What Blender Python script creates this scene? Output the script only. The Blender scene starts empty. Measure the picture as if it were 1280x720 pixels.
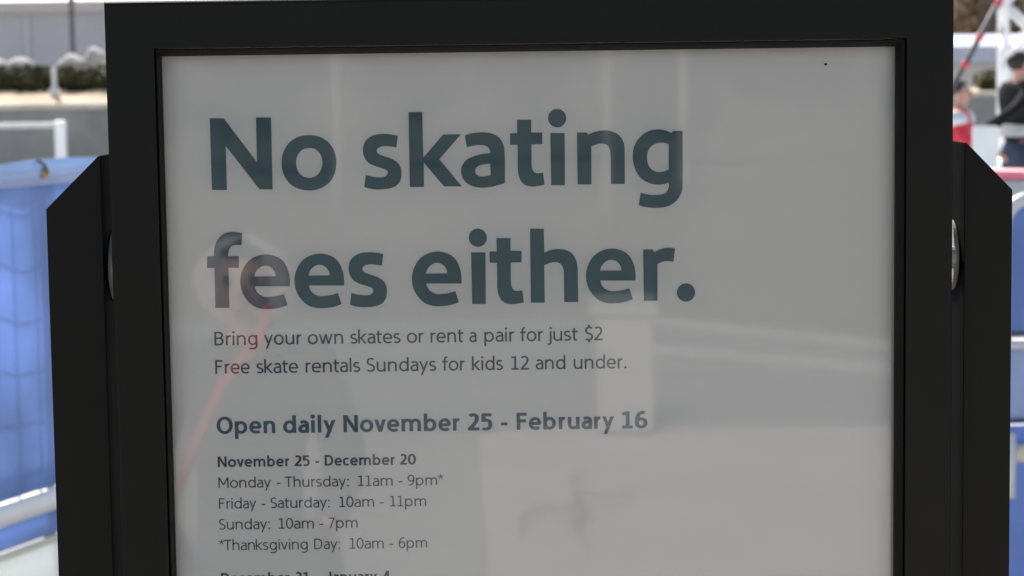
import bpy, bmesh, math, random
from mathutils import Vector, Matrix
random.seed(7)
S = bpy.context.scene
COL = S.collection
R = math.radians

# ---------------------------------------------------------------- camera
cam_d = bpy.data.cameras.new('camera')
cam = bpy.data.objects.new('camera', cam_d); COL.objects.link(cam); S.camera = cam
cam_d.sensor_width = 36.0
cam_d.lens = 36.0 * 2700 / 1280
cam_d.clip_start = 0.05; cam_d.clip_end = 2000
th, rl = math.atan(260 / 2700), 0.0135
fw = Vector((0, math.cos(th), -math.sin(th))); u0 = Vector((0, math.sin(th), math.cos(th))); r0 = Vector((1, 0, 0))
rt = r0 * math.cos(rl) - u0 * math.sin(rl); up = u0 * math.cos(rl) + r0 * math.sin(rl)
m = Matrix((rt, up, -fw)).transposed().to_4x4(); m.translation = (0, 0, 1.6)
cam.matrix_world = m
cam_d.dof.use_dof = True; cam_d.dof.focus_distance = 1.68; cam_d.dof.aperture_fstop = 14

# ---------------------------------------------------------------- light
SUN_EL, SUN_AZ = 42.0, -20.0        # degrees; azimuth from +Y (ahead of the lens) towards +X
W = bpy.data.worlds.new('World'); S.world = W; W.use_nodes = True
nt = W.node_tree; bg = nt.nodes['Background']
sky = nt.nodes.new('ShaderNodeTexSky'); sky.sky_type = 'NISHITA'; sky.sun_disc = False
sky.sun_elevation = R(SUN_EL); sky.sun_rotation = R(SUN_AZ); sky.air_density = 1.0; sky.dust_density = 2.5; sky.ozone_density = 1.0
hs = nt.nodes.new('ShaderNodeHueSaturation'); hs.inputs['Saturation'].default_value = .60   # thin bright overcast veil
nt.links.new(sky.outputs[0], hs.inputs['Color']); nt.links.new(hs.outputs[0], bg.inputs[0]); bg.inputs[1].default_value = 0.09
sd = bpy.data.lights.new('sun', 'SUN'); sd.energy = 3.6; sd.angle = R(0.6); sd.color = (1.0, 0.94, 0.86)
so = bpy.data.objects.new('sun', sd); COL.objects.link(so); so.location = (10, 20, 30)
sdir = Vector((math.sin(R(SUN_AZ)) * math.cos(R(SUN_EL)), math.cos(R(SUN_AZ)) * math.cos(R(SUN_EL)), math.sin(R(SUN_EL))))
so.rotation_euler = (-sdir).to_track_quat('-Z', 'Y').to_euler()
S.view_settings.view_transform = 'Standard'; S.view_settings.look = 'None'
S.view_settings.exposure = 1.1; S.view_settings.gamma = 1.0; S.view_settings.use_curve_mapping = False
S.cycles.max_bounces = 8; S.cycles.transparent_max_bounces = 12

# ---------------------------------------------------------------- materials
def mat(name, col, rough=0.6, metal=0.0, var=0.12, scale=8.0, bump=0.0, bscale=40.0, spec=0.5, col2=None):
    """Principled material whose colour wanders between two tones of the thing itself."""
    M = bpy.data.materials.new(name); M.use_nodes = True
    n = M.node_tree.nodes; l = M.node_tree.links; p = n['Principled BSDF']
    p.inputs['Roughness'].default_value = rough; p.inputs['Metallic'].default_value = metal
    p.inputs['Specular IOR Level'].default_value = spec
    tc = n.new('ShaderNodeTexCoord')
    nz = n.new('ShaderNodeTexNoise'); nz.inputs['Scale'].default_value = scale; nz.inputs['Detail'].default_value = 6; nz.inputs['Roughness'].default_value = 0.62
    l.new(tc.outputs['Object'], nz.inputs['Vector'])
    rp = n.new('ShaderNodeValToRGB'); rp.color_ramp.elements[0].position = 0.33; rp.color_ramp.elements[1].position = 0.68
    a = [c * (1 - var) for c in col]; b = [min(1, c * (1 + var)) for c in col] if col2 is None else col2
    rp.color_ramp.elements[0].color = (*a, 1); rp.color_ramp.elements[1].color = (*b, 1)
    l.new(nz.outputs[0], rp.inputs[0]); l.new(rp.outputs[0], p.inputs['Base Color'])
    if bump:
        n2 = n.new('ShaderNodeTexNoise'); n2.inputs['Scale'].default_value = bscale; n2.inputs['Detail'].default_value = 4
        l.new(tc.outputs['Object'], n2.inputs['Vector'])
        bp = n.new('ShaderNodeBump'); bp.inputs['Strength'].default_value = bump; bp.inputs['Distance'].default_value = 0.002
        l.new(n2.outputs[0], bp.inputs['Height']); l.new(bp.outputs[0], p.inputs['Normal'])
    return M

def cloth_mat(name, col, trans=0.5, var=0.12, scale=3.0):
    M = bpy.data.materials.new(name); M.use_nodes = True
    n = M.node_tree.nodes; l = M.node_tree.links; n.remove(n['Principled BSDF'])
    tc = n.new('ShaderNodeTexCoord'); nz = n.new('ShaderNodeTexNoise'); nz.inputs['Scale'].default_value = scale; nz.inputs['Detail'].default_value = 5
    l.new(tc.outputs['Object'], nz.inputs['Vector'])
    rp = n.new('ShaderNodeValToRGB'); rp.color_ramp.elements[0].position = .3; rp.color_ramp.elements[1].position = .7
    rp.color_ramp.elements[0].color = (*[c * (1 - var) for c in col], 1); rp.color_ramp.elements[1].color = (*[min(1, c * (1 + var)) for c in col], 1)
    l.new(nz.outputs[0], rp.inputs[0])
    d = n.new('ShaderNodeBsdfDiffuse'); t = n.new('ShaderNodeBsdfTranslucent'); mx = n.new('ShaderNodeMixShader'); mx.inputs[0].default_value = trans
    l.new(rp.outputs[0], d.inputs[0]); l.new(rp.outputs[0], t.inputs[0]); l.new(d.outputs[0], mx.inputs[1]); l.new(t.outputs[0], mx.inputs[2])
    g = n.new('ShaderNodeBsdfGlossy'); g.inputs['Roughness'].default_value = .35; m2 = n.new('ShaderNodeMixShader'); m2.inputs[0].default_value = .04
    l.new(mx.outputs[0], m2.inputs[1]); l.new(g.outputs[0], m2.inputs[2]); l.new(m2.outputs[0], n['Material Output'].inputs[0])
    return M

def powder_mat(name, col, gloss=.013, rough=.38):
    """matt powder coat: diffuse with a small even sheen and fine orange-peel bump"""
    M = bpy.data.materials.new(name); M.use_nodes = True
    n = M.node_tree.nodes; l = M.node_tree.links; n.remove(n['Principled BSDF'])
    tc = n.new('ShaderNodeTexCoord'); nz = n.new('ShaderNodeTexNoise'); nz.inputs['Scale'].default_value = 9; nz.inputs['Detail'].default_value = 8; nz.inputs['Roughness'].default_value = .7
    l.new(tc.outputs['Object'], nz.inputs['Vector'])
    rp = n.new('ShaderNodeValToRGB'); rp.color_ramp.elements[0].position = .35; rp.color_ramp.elements[1].position = .68
    rp.color_ramp.elements[0].color = (*[c * .9 for c in col], 1); rp.color_ramp.elements[1].color = (*[c * 1.12 for c in col], 1)
    l.new(nz.outputs[0], rp.inputs[0])
    n2 = n.new('ShaderNodeTexNoise'); n2.inputs['Scale'].default_value = 700; l.new(tc.outputs['Object'], n2.inputs['Vector'])
    bp = n.new('ShaderNodeBump'); bp.inputs['Strength'].default_value = .15; bp.inputs['Distance'].default_value = .0006; l.new(n2.outputs[0], bp.inputs['Height'])
    d = n.new('ShaderNodeBsdfDiffuse'); g = n.new('ShaderNodeBsdfGlossy'); g.inputs['Roughness'].default_value = rough
    l.new(rp.outputs[0], d.inputs[0]); l.new(bp.outputs[0], g.inputs['Normal'])
    mx = n.new('ShaderNodeMixShader'); mx.inputs[0].default_value = gloss
    l.new(d.outputs[0], mx.inputs[1]); l.new(g.outputs[0], mx.inputs[2]); l.new(mx.outputs[0], n['Material Output'].inputs[0])
    return M

def glass_mat():
    M = bpy.data.materials.new('glass'); M.use_nodes = True
    n = M.node_tree.nodes; l = M.node_tree.links; n.remove(n['Principled BSDF'])
    t = n.new('ShaderNodeBsdfTransparent'); t.inputs[0].default_value = (.985, .99, .985, 1)
    g = n.new('ShaderNodeBsdfGlossy'); g.inputs['Roughness'].default_value = 0.026
    f = n.new('ShaderNodeFresnel'); f.inputs[0].default_value = 1.52
    k = n.new('ShaderNodeMath'); k.operation = 'MULTIPLY'; k.inputs[1].default_value = GLASS_K; k.use_clamp = True   # two faces of the pane
    mx = n.new('ShaderNodeMixShader')
    tc = n.new('ShaderNodeTexCoord'); nz = n.new('ShaderNodeTexNoise'); nz.inputs['Scale'].default_value = 5.0; nz.inputs['Detail'].default_value = 1
    bp = n.new('ShaderNodeBump'); bp.inputs['Strength'].default_value = .05; bp.inputs['Distance'].default_value = .001
    l.new(tc.outputs['Object'], nz.inputs['Vector']); l.new(nz.outputs[0], bp.inputs['Height']); l.new(bp.outputs[0], g.inputs['Normal'])
    l.new(f.outputs[0], k.inputs[0]); l.new(k.outputs[0], mx.inputs[0]); l.new(t.outputs[0], mx.inputs[1]); l.new(g.outputs[0], mx.inputs[2])
    l.new(mx.outputs[0], n['Material Output'].inputs[0])
    return M
GLASS_K = 1.85

# ---------------------------------------------------------------- object helpers
def setp(o, label=None, cat=None, group=None, kind=None):
    for k, v in (('label', label), ('category', cat), ('group', group), ('kind', kind)):
        if v: o[k] = v
    return o
def empty(name, loc, label, cat, group=None, rz=0):
    o = bpy.data.objects.new(name, None); COL.objects.link(o); o.location = loc; o.rotation_euler.z = rz; o.empty_display_size = .1
    return setp(o, label, cat, group)
def link(name, me, material, parent=None, smooth=False):
    o = bpy.data.objects.new(name, me); COL.objects.link(o)
    if material is not None: me.materials.append(material)
    if parent is not None: o.parent = parent
    if smooth:
        for p in me.polygons: p.use_smooth = True
    return o
def obj(name, bm, material, parent=None, smooth=False):
    me = bpy.data.meshes.new(name); bmesh.ops.recalc_face_normals(bm, faces=bm.faces); bm.to_mesh(me); bm.free()
    return link(name, me, material, parent, smooth)
def bev(o, w=.003, seg=2):
    b = o.modifiers.new('bevel', 'BEVEL'); b.width = w; b.segments = seg; b.limit_method = 'ANGLE'; b.angle_limit = R(35); return o
def box(bm, x0, x1, y0, y1, z0, z1):
    v = [bm.verts.new((x, y, z)) for x in (x0, x1) for y in (y0, y1) for z in (z0, z1)]
    for f in ((0, 1, 3, 2), (4, 6, 7, 5), (0, 4, 5, 1), (2, 3, 7, 6), (0, 2, 6, 4), (1, 5, 7, 3)): bm.faces.new([v[i] for i in f])
def prism(bm, pts, axis, a0, a1):
    """extrude a 2-D polygon along an axis: pts are the other two coordinates in xyz order"""
    def mk(p, a):
        return {'x': (a, p[0], p[1]), 'y': (p[0], a, p[1]), 'z': (p[0], p[1], a)}[axis]
    A = [bm.verts.new(mk(p, a0)) for p in pts]; B = [bm.verts.new(mk(p, a1)) for p in pts]; n = len(pts)
    bm.faces.new(A); bm.faces.new(B[::-1])
    for i in range(n): bm.faces.new((A[i], B[i], B[(i + 1) % n], A[(i + 1) % n]))
def tube(bm, pts, rad, n=8, closed=False):
    pts = [Vector(p) for p in pts]; N = len(pts)
    rs = rad if isinstance(rad, (list, tuple)) else [rad] * N
    rings = []; ref = None
    for i, p in enumerate(pts):
        a = pts[i - 1] if (i or closed) else p; b = pts[(i + 1) % N] if (i < N - 1 or closed) else p
        d = (b - a).normalized()
        if ref is None: ref = Vector((0, 0, 1)) if abs(d.z) < .9 else Vector((1, 0, 0))
        s = d.cross(ref).normalized(); t = s.cross(d).normalized(); ref = t
        rings.append([bm.verts.new(p + (s * math.cos(2 * math.pi * k / n) + t * math.sin(2 * math.pi * k / n)) * rs[i]) for k in range(n)])
    for i in range(N if closed else N - 1):
        A, B = rings[i], rings[(i + 1) % N]
        for k in range(n): bm.faces.new((A[k], A[(k + 1) % n], B[(k + 1) % n], B[k]))
    if not closed: bm.faces.new(rings[0][::-1]); bm.faces.new(rings[-1])
def blob(bm, c, r, u=12, v=8):
    mtx = Matrix.Translation(c) @ Matrix.Diagonal((*(r if isinstance(r, (list, tuple)) else (r, r, r)), 1))
    bmesh.ops.create_uvsphere(bm, u_segments=u, v_segments=v, radius=1, matrix=mtx)
# ---------------------------------------------------------------- lettering
HEAD = {
 'N': (47.3, [[(0.0, 55.7, 1), (10.7, 55.5, 1), (35.6, 21.2, 1), (35.7, 55.8, 1), (47.3, 55.6, 1), (47.3, 0.0, 1), (37.1, 0.2, 1), (11.8, 34.1, 1), (11.8, -0.0, 1), (0.2, 0.2, 1)]]),
 'o': (42.4, [[(42.4, 19.9), (41.3, 12.7), (38.4, 6.8), (33.8, 2.4), (27.9, -0.4), (20.7, -1.3), (13.6, -0.2), (7.9, 2.7), (3.5, 7.3), (0.8, 13.2), (0.0, 20.4), (1.1, 27.6), (4.1, 33.4), (8.7, 37.9), (14.6, 40.7), (21.7, 41.5), (28.8, 40.5), (34.6, 37.5), (38.9, 33.0), (41.6, 27.0)], [(31.6, 20.0), (31.0, 16.2), (29.5, 13.0), (27.3, 10.6), (24.5, 9.0), (21.1, 8.5), (17.8, 9.1), (15.1, 10.7), (12.9, 13.2), (11.6, 16.5), (11.2, 20.3), (11.8, 24.1), (13.3, 27.2), (15.5, 29.7), (18.3, 31.2), (21.7, 31.7), (25.0, 31.2), (27.7, 29.5), (29.9, 27.0), (31.2, 23.8)]]),
 's': (29.5, [[(27.2, 40.0, 1), (25.9, 31.0, 1), (21.7, 31.8), (16.5, 32.2), (12.6, 31.2), (10.7, 28.9), (12.1, 26.2), (16.3, 24.3), (21.5, 22.5), (26.6, 19.3), (29.1, 15.1), (29.5, 10.8), (28.6, 5.6), (25.4, 1.4), (20.2, -0.6), (14.1, -1.3), (7.2, -1.0), (0.5, 0.7, 1), (1.8, 10.1, 1), (6.6, 8.7), (11.7, 8.0), (16.5, 8.4), (18.8, 10.9), (18.3, 13.3), (15.3, 14.8), (8.5, 17.1), (3.8, 19.7), (0.7, 24.5), (0.0, 29.2), (1.2, 34.8), (4.6, 38.6), (9.8, 41.0), (16.7, 41.6), (21.8, 41.1)]]),
 'k': (40.4, [[(0.1, 58.0, 1), (10.7, 57.9, 1), (10.8, 22.7, 1), (26.6, 40.4, 1), (40.2, 40.4, 1), (23.2, 21.3, 1), (40.4, 0.1, 1), (26.5, 0.2, 1), (11.1, 19.1, 1), (11.0, 0.0, 1), (0.0, 0.1, 1)]]),
 'a': (34.0, [[(3.4, 39.3, 1), (7.8, 40.8), (12.9, 41.5), (19.0, 41.6), (25.0, 40.4), (30.1, 37.2), (33.0, 32.0), (34.0, 26.0), (33.9, 2.1, 1), (28.7, 0.7), (22.7, -0.7), (15.7, -1.1), (8.9, 0.0), (3.7, 3.2), (0.8, 7.5), (0.0, 11.8), (1.4, 17.0), (4.9, 20.8), (10.1, 23.3), (16.1, 24.8), (22.9, 25.5, 1), (22.2, 28.6), (20.5, 30.7), (17.1, 31.8), (11.1, 31.7), (4.8, 30.3, 1)], [(22.7, 17.3, 1), (16.9, 16.8), (13.0, 15.3), (11.0, 12.4), (11.8, 9.3), (14.6, 7.7), (18.0, 7.5), (23.0, 8.5, 1)]]),
 't': (26.2, [[(5.5, 50.9, 1), (16.5, 50.8, 1), (16.3, 40.9, 1), (24.9, 40.7, 1), (24.8, 31.8, 1), (16.4, 31.7, 1), (16.3, 17.8, 1), (16.9, 12.6), (19.2, 9.7), (22.3, 9.4), (25.2, 9.7, 1), (26.2, 0.4, 1), (21.7, -0.4), (16.5, -0.9), (11.4, 0.3), (7.8, 3.9), (5.9, 9.6), (5.7, 16.9, 1), (5.7, 31.6, 1), (0.0, 31.8, 1), (0.0, 40.5, 1), (5.6, 40.5, 1)]]),
 'i': (14.0, [[(1.6, 40.2, 1), (12.7, 40.0, 1), (12.4, -0.4, 1), (1.8, -0.2, 1)], [(14.0, 51.4), (13.7, 49.2), (12.6, 47.3), (11.1, 45.7), (9.1, 44.7), (6.9, 44.4), (4.8, 44.8), (2.8, 45.8), (1.3, 47.4), (0.3, 49.4), (0.0, 51.6), (0.4, 53.8), (1.4, 55.8), (3.0, 57.3), (4.9, 58.3), (7.1, 58.6), (9.3, 58.2), (11.2, 57.2), (12.7, 55.6), (13.7, 53.6)]]),
 'n': (36.8, [[(0.0, 40.2, 1), (7.3, 40.1, 1), (8.8, 38.5, 1), (12.9, 40.2), (18.1, 41.3), (23.2, 41.4), (29.2, 39.8), (33.5, 36.4), (36.1, 31.8), (36.8, 26.2, 1), (36.8, -0.1, 1), (26.0, -0.0, 1), (26.0, 21.2, 1), (25.5, 26.3), (23.8, 29.6), (20.1, 31.4), (15.4, 30.9), (10.9, 29.1, 1), (10.8, -0.2, 1), (0.1, -0.0, 1)]]),
 'g': (38.8, [[(38.8, 40.1, 1), (31.2, 40.2, 1), (30.1, 38.6, 1), (25.5, 40.7), (20.3, 41.6), (13.1, 40.6), (6.3, 36.3), (1.6, 29.7), (0.0, 20.9), (1.5, 12.1), (5.6, 4.8), (11.7, 0.6), (17.9, -1.0), (23.1, -0.9), (27.9, 0.4, 1), (27.6, -3.7), (25.1, -7.8), (19.9, -9.1), (12.7, -8.9), (5.9, -7.3, 1), (4.4, -16.9, 1), (10.6, -18.5), (18.8, -19.1), (27.1, -18.0), (33.9, -13.6), (37.6, -7.5), (38.6, -0.8, 1)], [(28.0, 30.1, 1), (24.4, 31.2), (20.2, 31.3), (15.0, 29.0), (11.9, 24.9), (11.1, 20.3), (12.0, 14.6), (15.4, 10.1), (20.6, 8.6), (27.8, 10.2, 1)]]),
 'f': (28.1, [[(28.1, 58.2, 1), (23.1, 59.1), (18.0, 59.2), (12.2, 57.0), (7.9, 52.0), (5.9, 45.8), (5.7, 40.6, 1), (0.2, 40.6, 1), (0.0, 31.5, 1), (5.7, 31.5, 1), (5.6, 0.1, 1), (16.5, -0.0, 1), (16.6, 31.3, 1), (24.7, 31.2, 1), (24.9, 40.3, 1), (16.6, 40.4, 1), (17.2, 44.6), (18.9, 47.7), (22.4, 49.2), (27.1, 48.7, 1)]]),
 'e': (38.5, [[(38.4, 16.1, 1), (38.5, 21.2), (37.6, 27.3), (34.9, 33.8), (30.7, 38.2), (25.1, 40.6), (19.9, 41.3), (13.0, 40.0), (6.8, 36.4), (2.4, 30.4), (0.1, 23.4), (0.0, 17.4), (1.5, 11.2), (5.3, 5.1), (10.4, 0.7), (16.4, -1.2), (22.5, -1.4), (29.4, -0.7), (36.2, 1.5, 1), (33.5, 10.2, 1), (28.7, 8.8), (23.5, 8.1), (19.2, 8.0), (14.9, 9.8), (12.2, 12.8), (11.1, 16.5, 1)], [(10.9, 24.2, 1), (12.3, 28.1), (15.4, 31.2), (19.3, 32.6), (23.6, 31.4), (26.6, 27.9), (27.5, 24.1, 1)]]),
 'h': (36.9, [[(0.1, 57.8, 1), (10.7, 57.6, 1), (10.9, 39.0, 1), (15.8, 40.8), (21.5, 41.5), (27.2, 40.8), (32.4, 38.0), (35.7, 32.5), (36.8, 25.8, 1), (36.9, -0.0, 1), (26.0, 0.1, 1), (26.0, 21.2, 1), (25.4, 26.9), (23.1, 30.3), (19.5, 31.4), (15.2, 30.9), (10.7, 29.0, 1), (10.8, -0.1, 1), (0.0, 0.0, 1)]]),
 'r': (24.8, [[(0.0, 40.2, 1), (7.2, 40.1, 1), (8.8, 38.0, 1), (12.9, 40.1), (18.4, 41.3), (24.8, 40.6, 1), (23.4, 30.2, 1), (19.9, 30.9), (15.2, 30.5), (11.0, 28.6, 1), (10.8, -0.0, 1), (0.2, 0.1, 1)]]),
 '.': (14.2, [[(14.2, 5.6), (13.6, 2.9), (12.1, 0.6), (9.8, -0.9), (7.1, -1.4), (4.3, -0.8), (2.0, 0.7), (0.5, 3.1), (0.0, 5.8), (0.6, 8.5), (2.1, 10.8), (4.4, 12.3), (7.1, 12.8), (9.8, 12.3), (12.1, 10.7), (13.7, 8.4)]]),
}
R1 = (1396.7, [('Bring', -233.1, -199.2), ('your', -194.5, -164.5), ('own', -160.2, -132.3), ('skates', -127.0, -87.4), ('or', -82.8, -69.0), ('rent', -64.3, -38.4), ('a', -34.0, -28.1), ('pair', -22.3, 1.7), ('for', 5.7, 24.1), ('just', 26.4, 51.0), ('$2', 55.7, 71.0)])
R2 = (1374.4, [('Free', -233.0, -205.7), ('skate', -200.8, -167.9), ('rentals', -162.4, -119.3), ('Sundays', -114.6, -59.9), ('for', -55.5, -37.3), ('kids', -32.3, -7.7), ('12', -1.9, 12.9), ('and', 17.5, 41.1), ('under.', 47.3, 88.7)])
B1 = (1326.8, [('Open', -233.2, -187.0), ('daily', -181.1, -139.4), ('November', -133.8, -41.7), ('25', -36.6, -16.4), ('-', -10.2, -4.9), ('February', 2.1, 79.0), ('16', 84.8, 105.0)])
B2 = (1300.4, [('November', -233.1, -176.2), ('25', -172.9, -160.4), ('-', -156.5, -153.2), ('December', -149.1, -93.3), ('20', -90.0, -77.1)])
L1 = (1283.8, [('Monday', -233.0, -191.2), ('-', -187.2, -183.8), ('Thursday:', -180.8, -130.3), ('11am', -123.2, -95.7), ('-', -91.4, -88.0), ('9pm*', -84.3, -56.2)])
L2 = (1267.2, [('Friday', -233.0, -203.2), ('-', -199.5, -196.1), ('Saturday:', -192.4, -145.6), ('10am', -138.3, -110.6), ('-', -106.5, -103.1), ('11pm', -98.3, -69.6)])
L3 = (1250.6, [('Sunday:', -233.4, -193.1), ('10am', -186.3, -158.4), ('-', -154.4, -151.0), ('7pm', -147.1, -123.9)])
L4 = (1233.9, [('*Thanksgiving', -233.6, -163.6), ('Day:', -158.8, -138.2), ('10am', -130.8, -103.7), ('-', -99.5, -96.1), ('6pm', -92.1, -69.6)])
B3 = (1207.3, [('December', -232.9, -178.1), ('21', -174.2, -163.0), ('-', -159.2, -155.8), ('January', -149.1, -109.3), ('4', -106.1, -98.6)])

def smooth_loop(pts, k=5):
    """closed outline through the points; a third element marks a sharp corner"""
    n = len(pts)
    if not any(len(p) > 2 for p in pts): k = 4
    out = []
    for i in range(n):
        p1, p2 = pts[i], pts[(i + 1) % n]; c1, c2 = len(p1) > 2, len(p2) > 2
        out.append((p1[0], p1[1]))
        if c1 and c2: continue
        p0 = p1 if c1 else pts[i - 1]; p3 = p2 if c2 else pts[(i + 2) % n]
        d = math.hypot(p2[0] - p1[0], p2[1] - p1[1])
        def tan(a, b, corner, other):
            if corner: return None
            L = math.hypot(b[0] - a[0], b[1] - a[1]) or 1
            return ((b[0] - a[0]) / L * d, (b[1] - a[1]) / L * d)
        t1 = tan(p0, p2, c1, p2); t2 = tan(p1, p3, c2, p1)
        if t1 is None: t1 = (1.5 * (p2[0] - p1[0]) - .5 * t2[0], 1.5 * (p2[1] - p1[1]) - .5 * t2[1])
        if t2 is None: t2 = (1.5 * (p2[0] - p1[0]) - .5 * t1[0], 1.5 * (p2[1] - p1[1]) - .5 * t1[1])
        for j in range(1, k):
            t = j / k; a = 2 * t**3 - 3 * t**2 + 1; b = t**3 - 2 * t**2 + t; c = -2 * t**3 + 3 * t**2; e = t**3 - t**2
            out.append((a * p1[0] + b * t1[0] + c * p2[0] + e * t2[0], a * p1[1] + b * t1[1] + c * p2[1] + e * t2[1]))
    return out

class Pen:
    """strokes with a broad pen: w across, h up and down; capital height 100"""
    def __init__(s, w, h, W): s.w, s.h, s.W, s.q = w, h, W, []
    def mx(s, f): return s.w / 2 + f * (s.W - s.w)
    def V(s, f, y0, y1):
        x = s.mx(f); s.q.append([[(x - s.w / 2, y0), (x + s.w / 2, y0), (x + s.w / 2, y1), (x - s.w / 2, y1)]])
    def H(s, x0, x1, y):
        s.q.append([[(x0, y - s.h / 2), (x1, y - s.h / 2), (x1, y + s.h / 2), (x0, y + s.h / 2)]])
    def D(s, x0, y0, x1, y1, k=1.0):
        t = s.w * k * math.hypot(x1 - x0, y1 - y0) / abs(y1 - y0) / 2 * .95
        s.q.append([[(x0 - t, y0), (x0 + t, y0), (x1 + t, y1), (x1 - t, y1)]])
    def dot(s, x, y, r):
        s.q.append([[(x + r * math.cos(i * math.pi / 8), y + r * math.sin(i * math.pi / 8)) for i in range(16)]])
    def P(s, start, *segs, T=(-1.5, 74), closed=False):
        my = lambda y: T[0] + s.h / 2 + (y - T[0]) / (T[1] - T[0]) * (T[1] - T[0] - s.h)
        mp = lambda p: (s.mx(p[0]), my(p[1]))
        pts = [mp(start)]
        for g in segs:
            if len(g) == 1: pts.append(mp(g[0])); continue
            a, b, c, d = pts[-1], mp(g[0]), mp(g[1]), mp(g[2])
            for j in range(1, 9):
                t = j / 8; u = 1 - t
                pts.append(tuple(u**3 * a[i] + 3 * u * u * t * b[i] + 3 * u * t * t * c[i] + t**3 * d[i] for i in (0, 1)))
        if closed: pts = pts[:-1]
        n = len(pts); L = []
        for i in range(n):
            a = pts[i - 1] if (i or closed) else pts[i]; b = pts[(i + 1) % n] if (i < n - 1 or closed) else pts[i]
            dx, dy = b[0] - a[0], b[1] - a[1]; l = math.hypot(dx, dy) or 1
            nx, ny = -dy / l, dx / l; k = math.hypot(nx * s.w, ny * s.h) / 2
            L.append(((pts[i][0] + nx * k, pts[i][1] + ny * k), (pts[i][0] - nx * k, pts[i][1] - ny * k)))
        s.q.append([[L[i][0], L[i][1], L[(i + 1) % n][1], L[(i + 1) % n][0]] for i in range(n if closed else n - 1)])
    def oval(s, y0, y1, f0=0., f1=1.):
        k = .57; c = (f0 + f1) / 2; a = (f1 - f0) / 2; m_, b = (y0 + y1) / 2, (y1 - y0) / 2
        s.P((f1, m_), ((f1, m_ + k * b), (c + k * a, y1), (c, y1)), ((c - k * a, y1), (f0, m_ + k * b), (f0, m_)),
            ((f0, m_ - k * b), (c - k * a, y0), (c, y0)), ((c + k * a, y0), (f1, m_ - k * b), (f1, m_)), T=(y0, y1), closed=True)
    def arch(s, f0, f1):
        d = f1 - f0
        s.P((f0, 47), ((f0 + .06 * d, 62), (f0 + .25 * d, 74), (f0 + .53 * d, 74)), ((f0 + .86 * d, 74), (f1, 63), (f1, 45)), T=(-1.5, 74)); s.V(f1, 0, 46)
WID = dict(zip('BringyouwskatepfjlFSd$2MThmvDNObcJ', (61, 36, 0, 60, 63, 64, 69, 60, 98, 49, 58, 53, 38, 64, 65, 41, 33, 0, 51, 56, 65, 50, 52, 88, 66, 60, 98, 62, 72, 76, 86, 65, 54, 34)))
WID.update({'5': 52, '1': 46, '6': 58, '9': 58, '0': 60, '7': 52, '4': 58, '-': 30, '*': 40, ':': 0, '.': 0, 'a': 53, 's': 48})
ROUND = set('oecOs069$aSt25fj')
DIAG = set('yvwk*7T-4')
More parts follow.
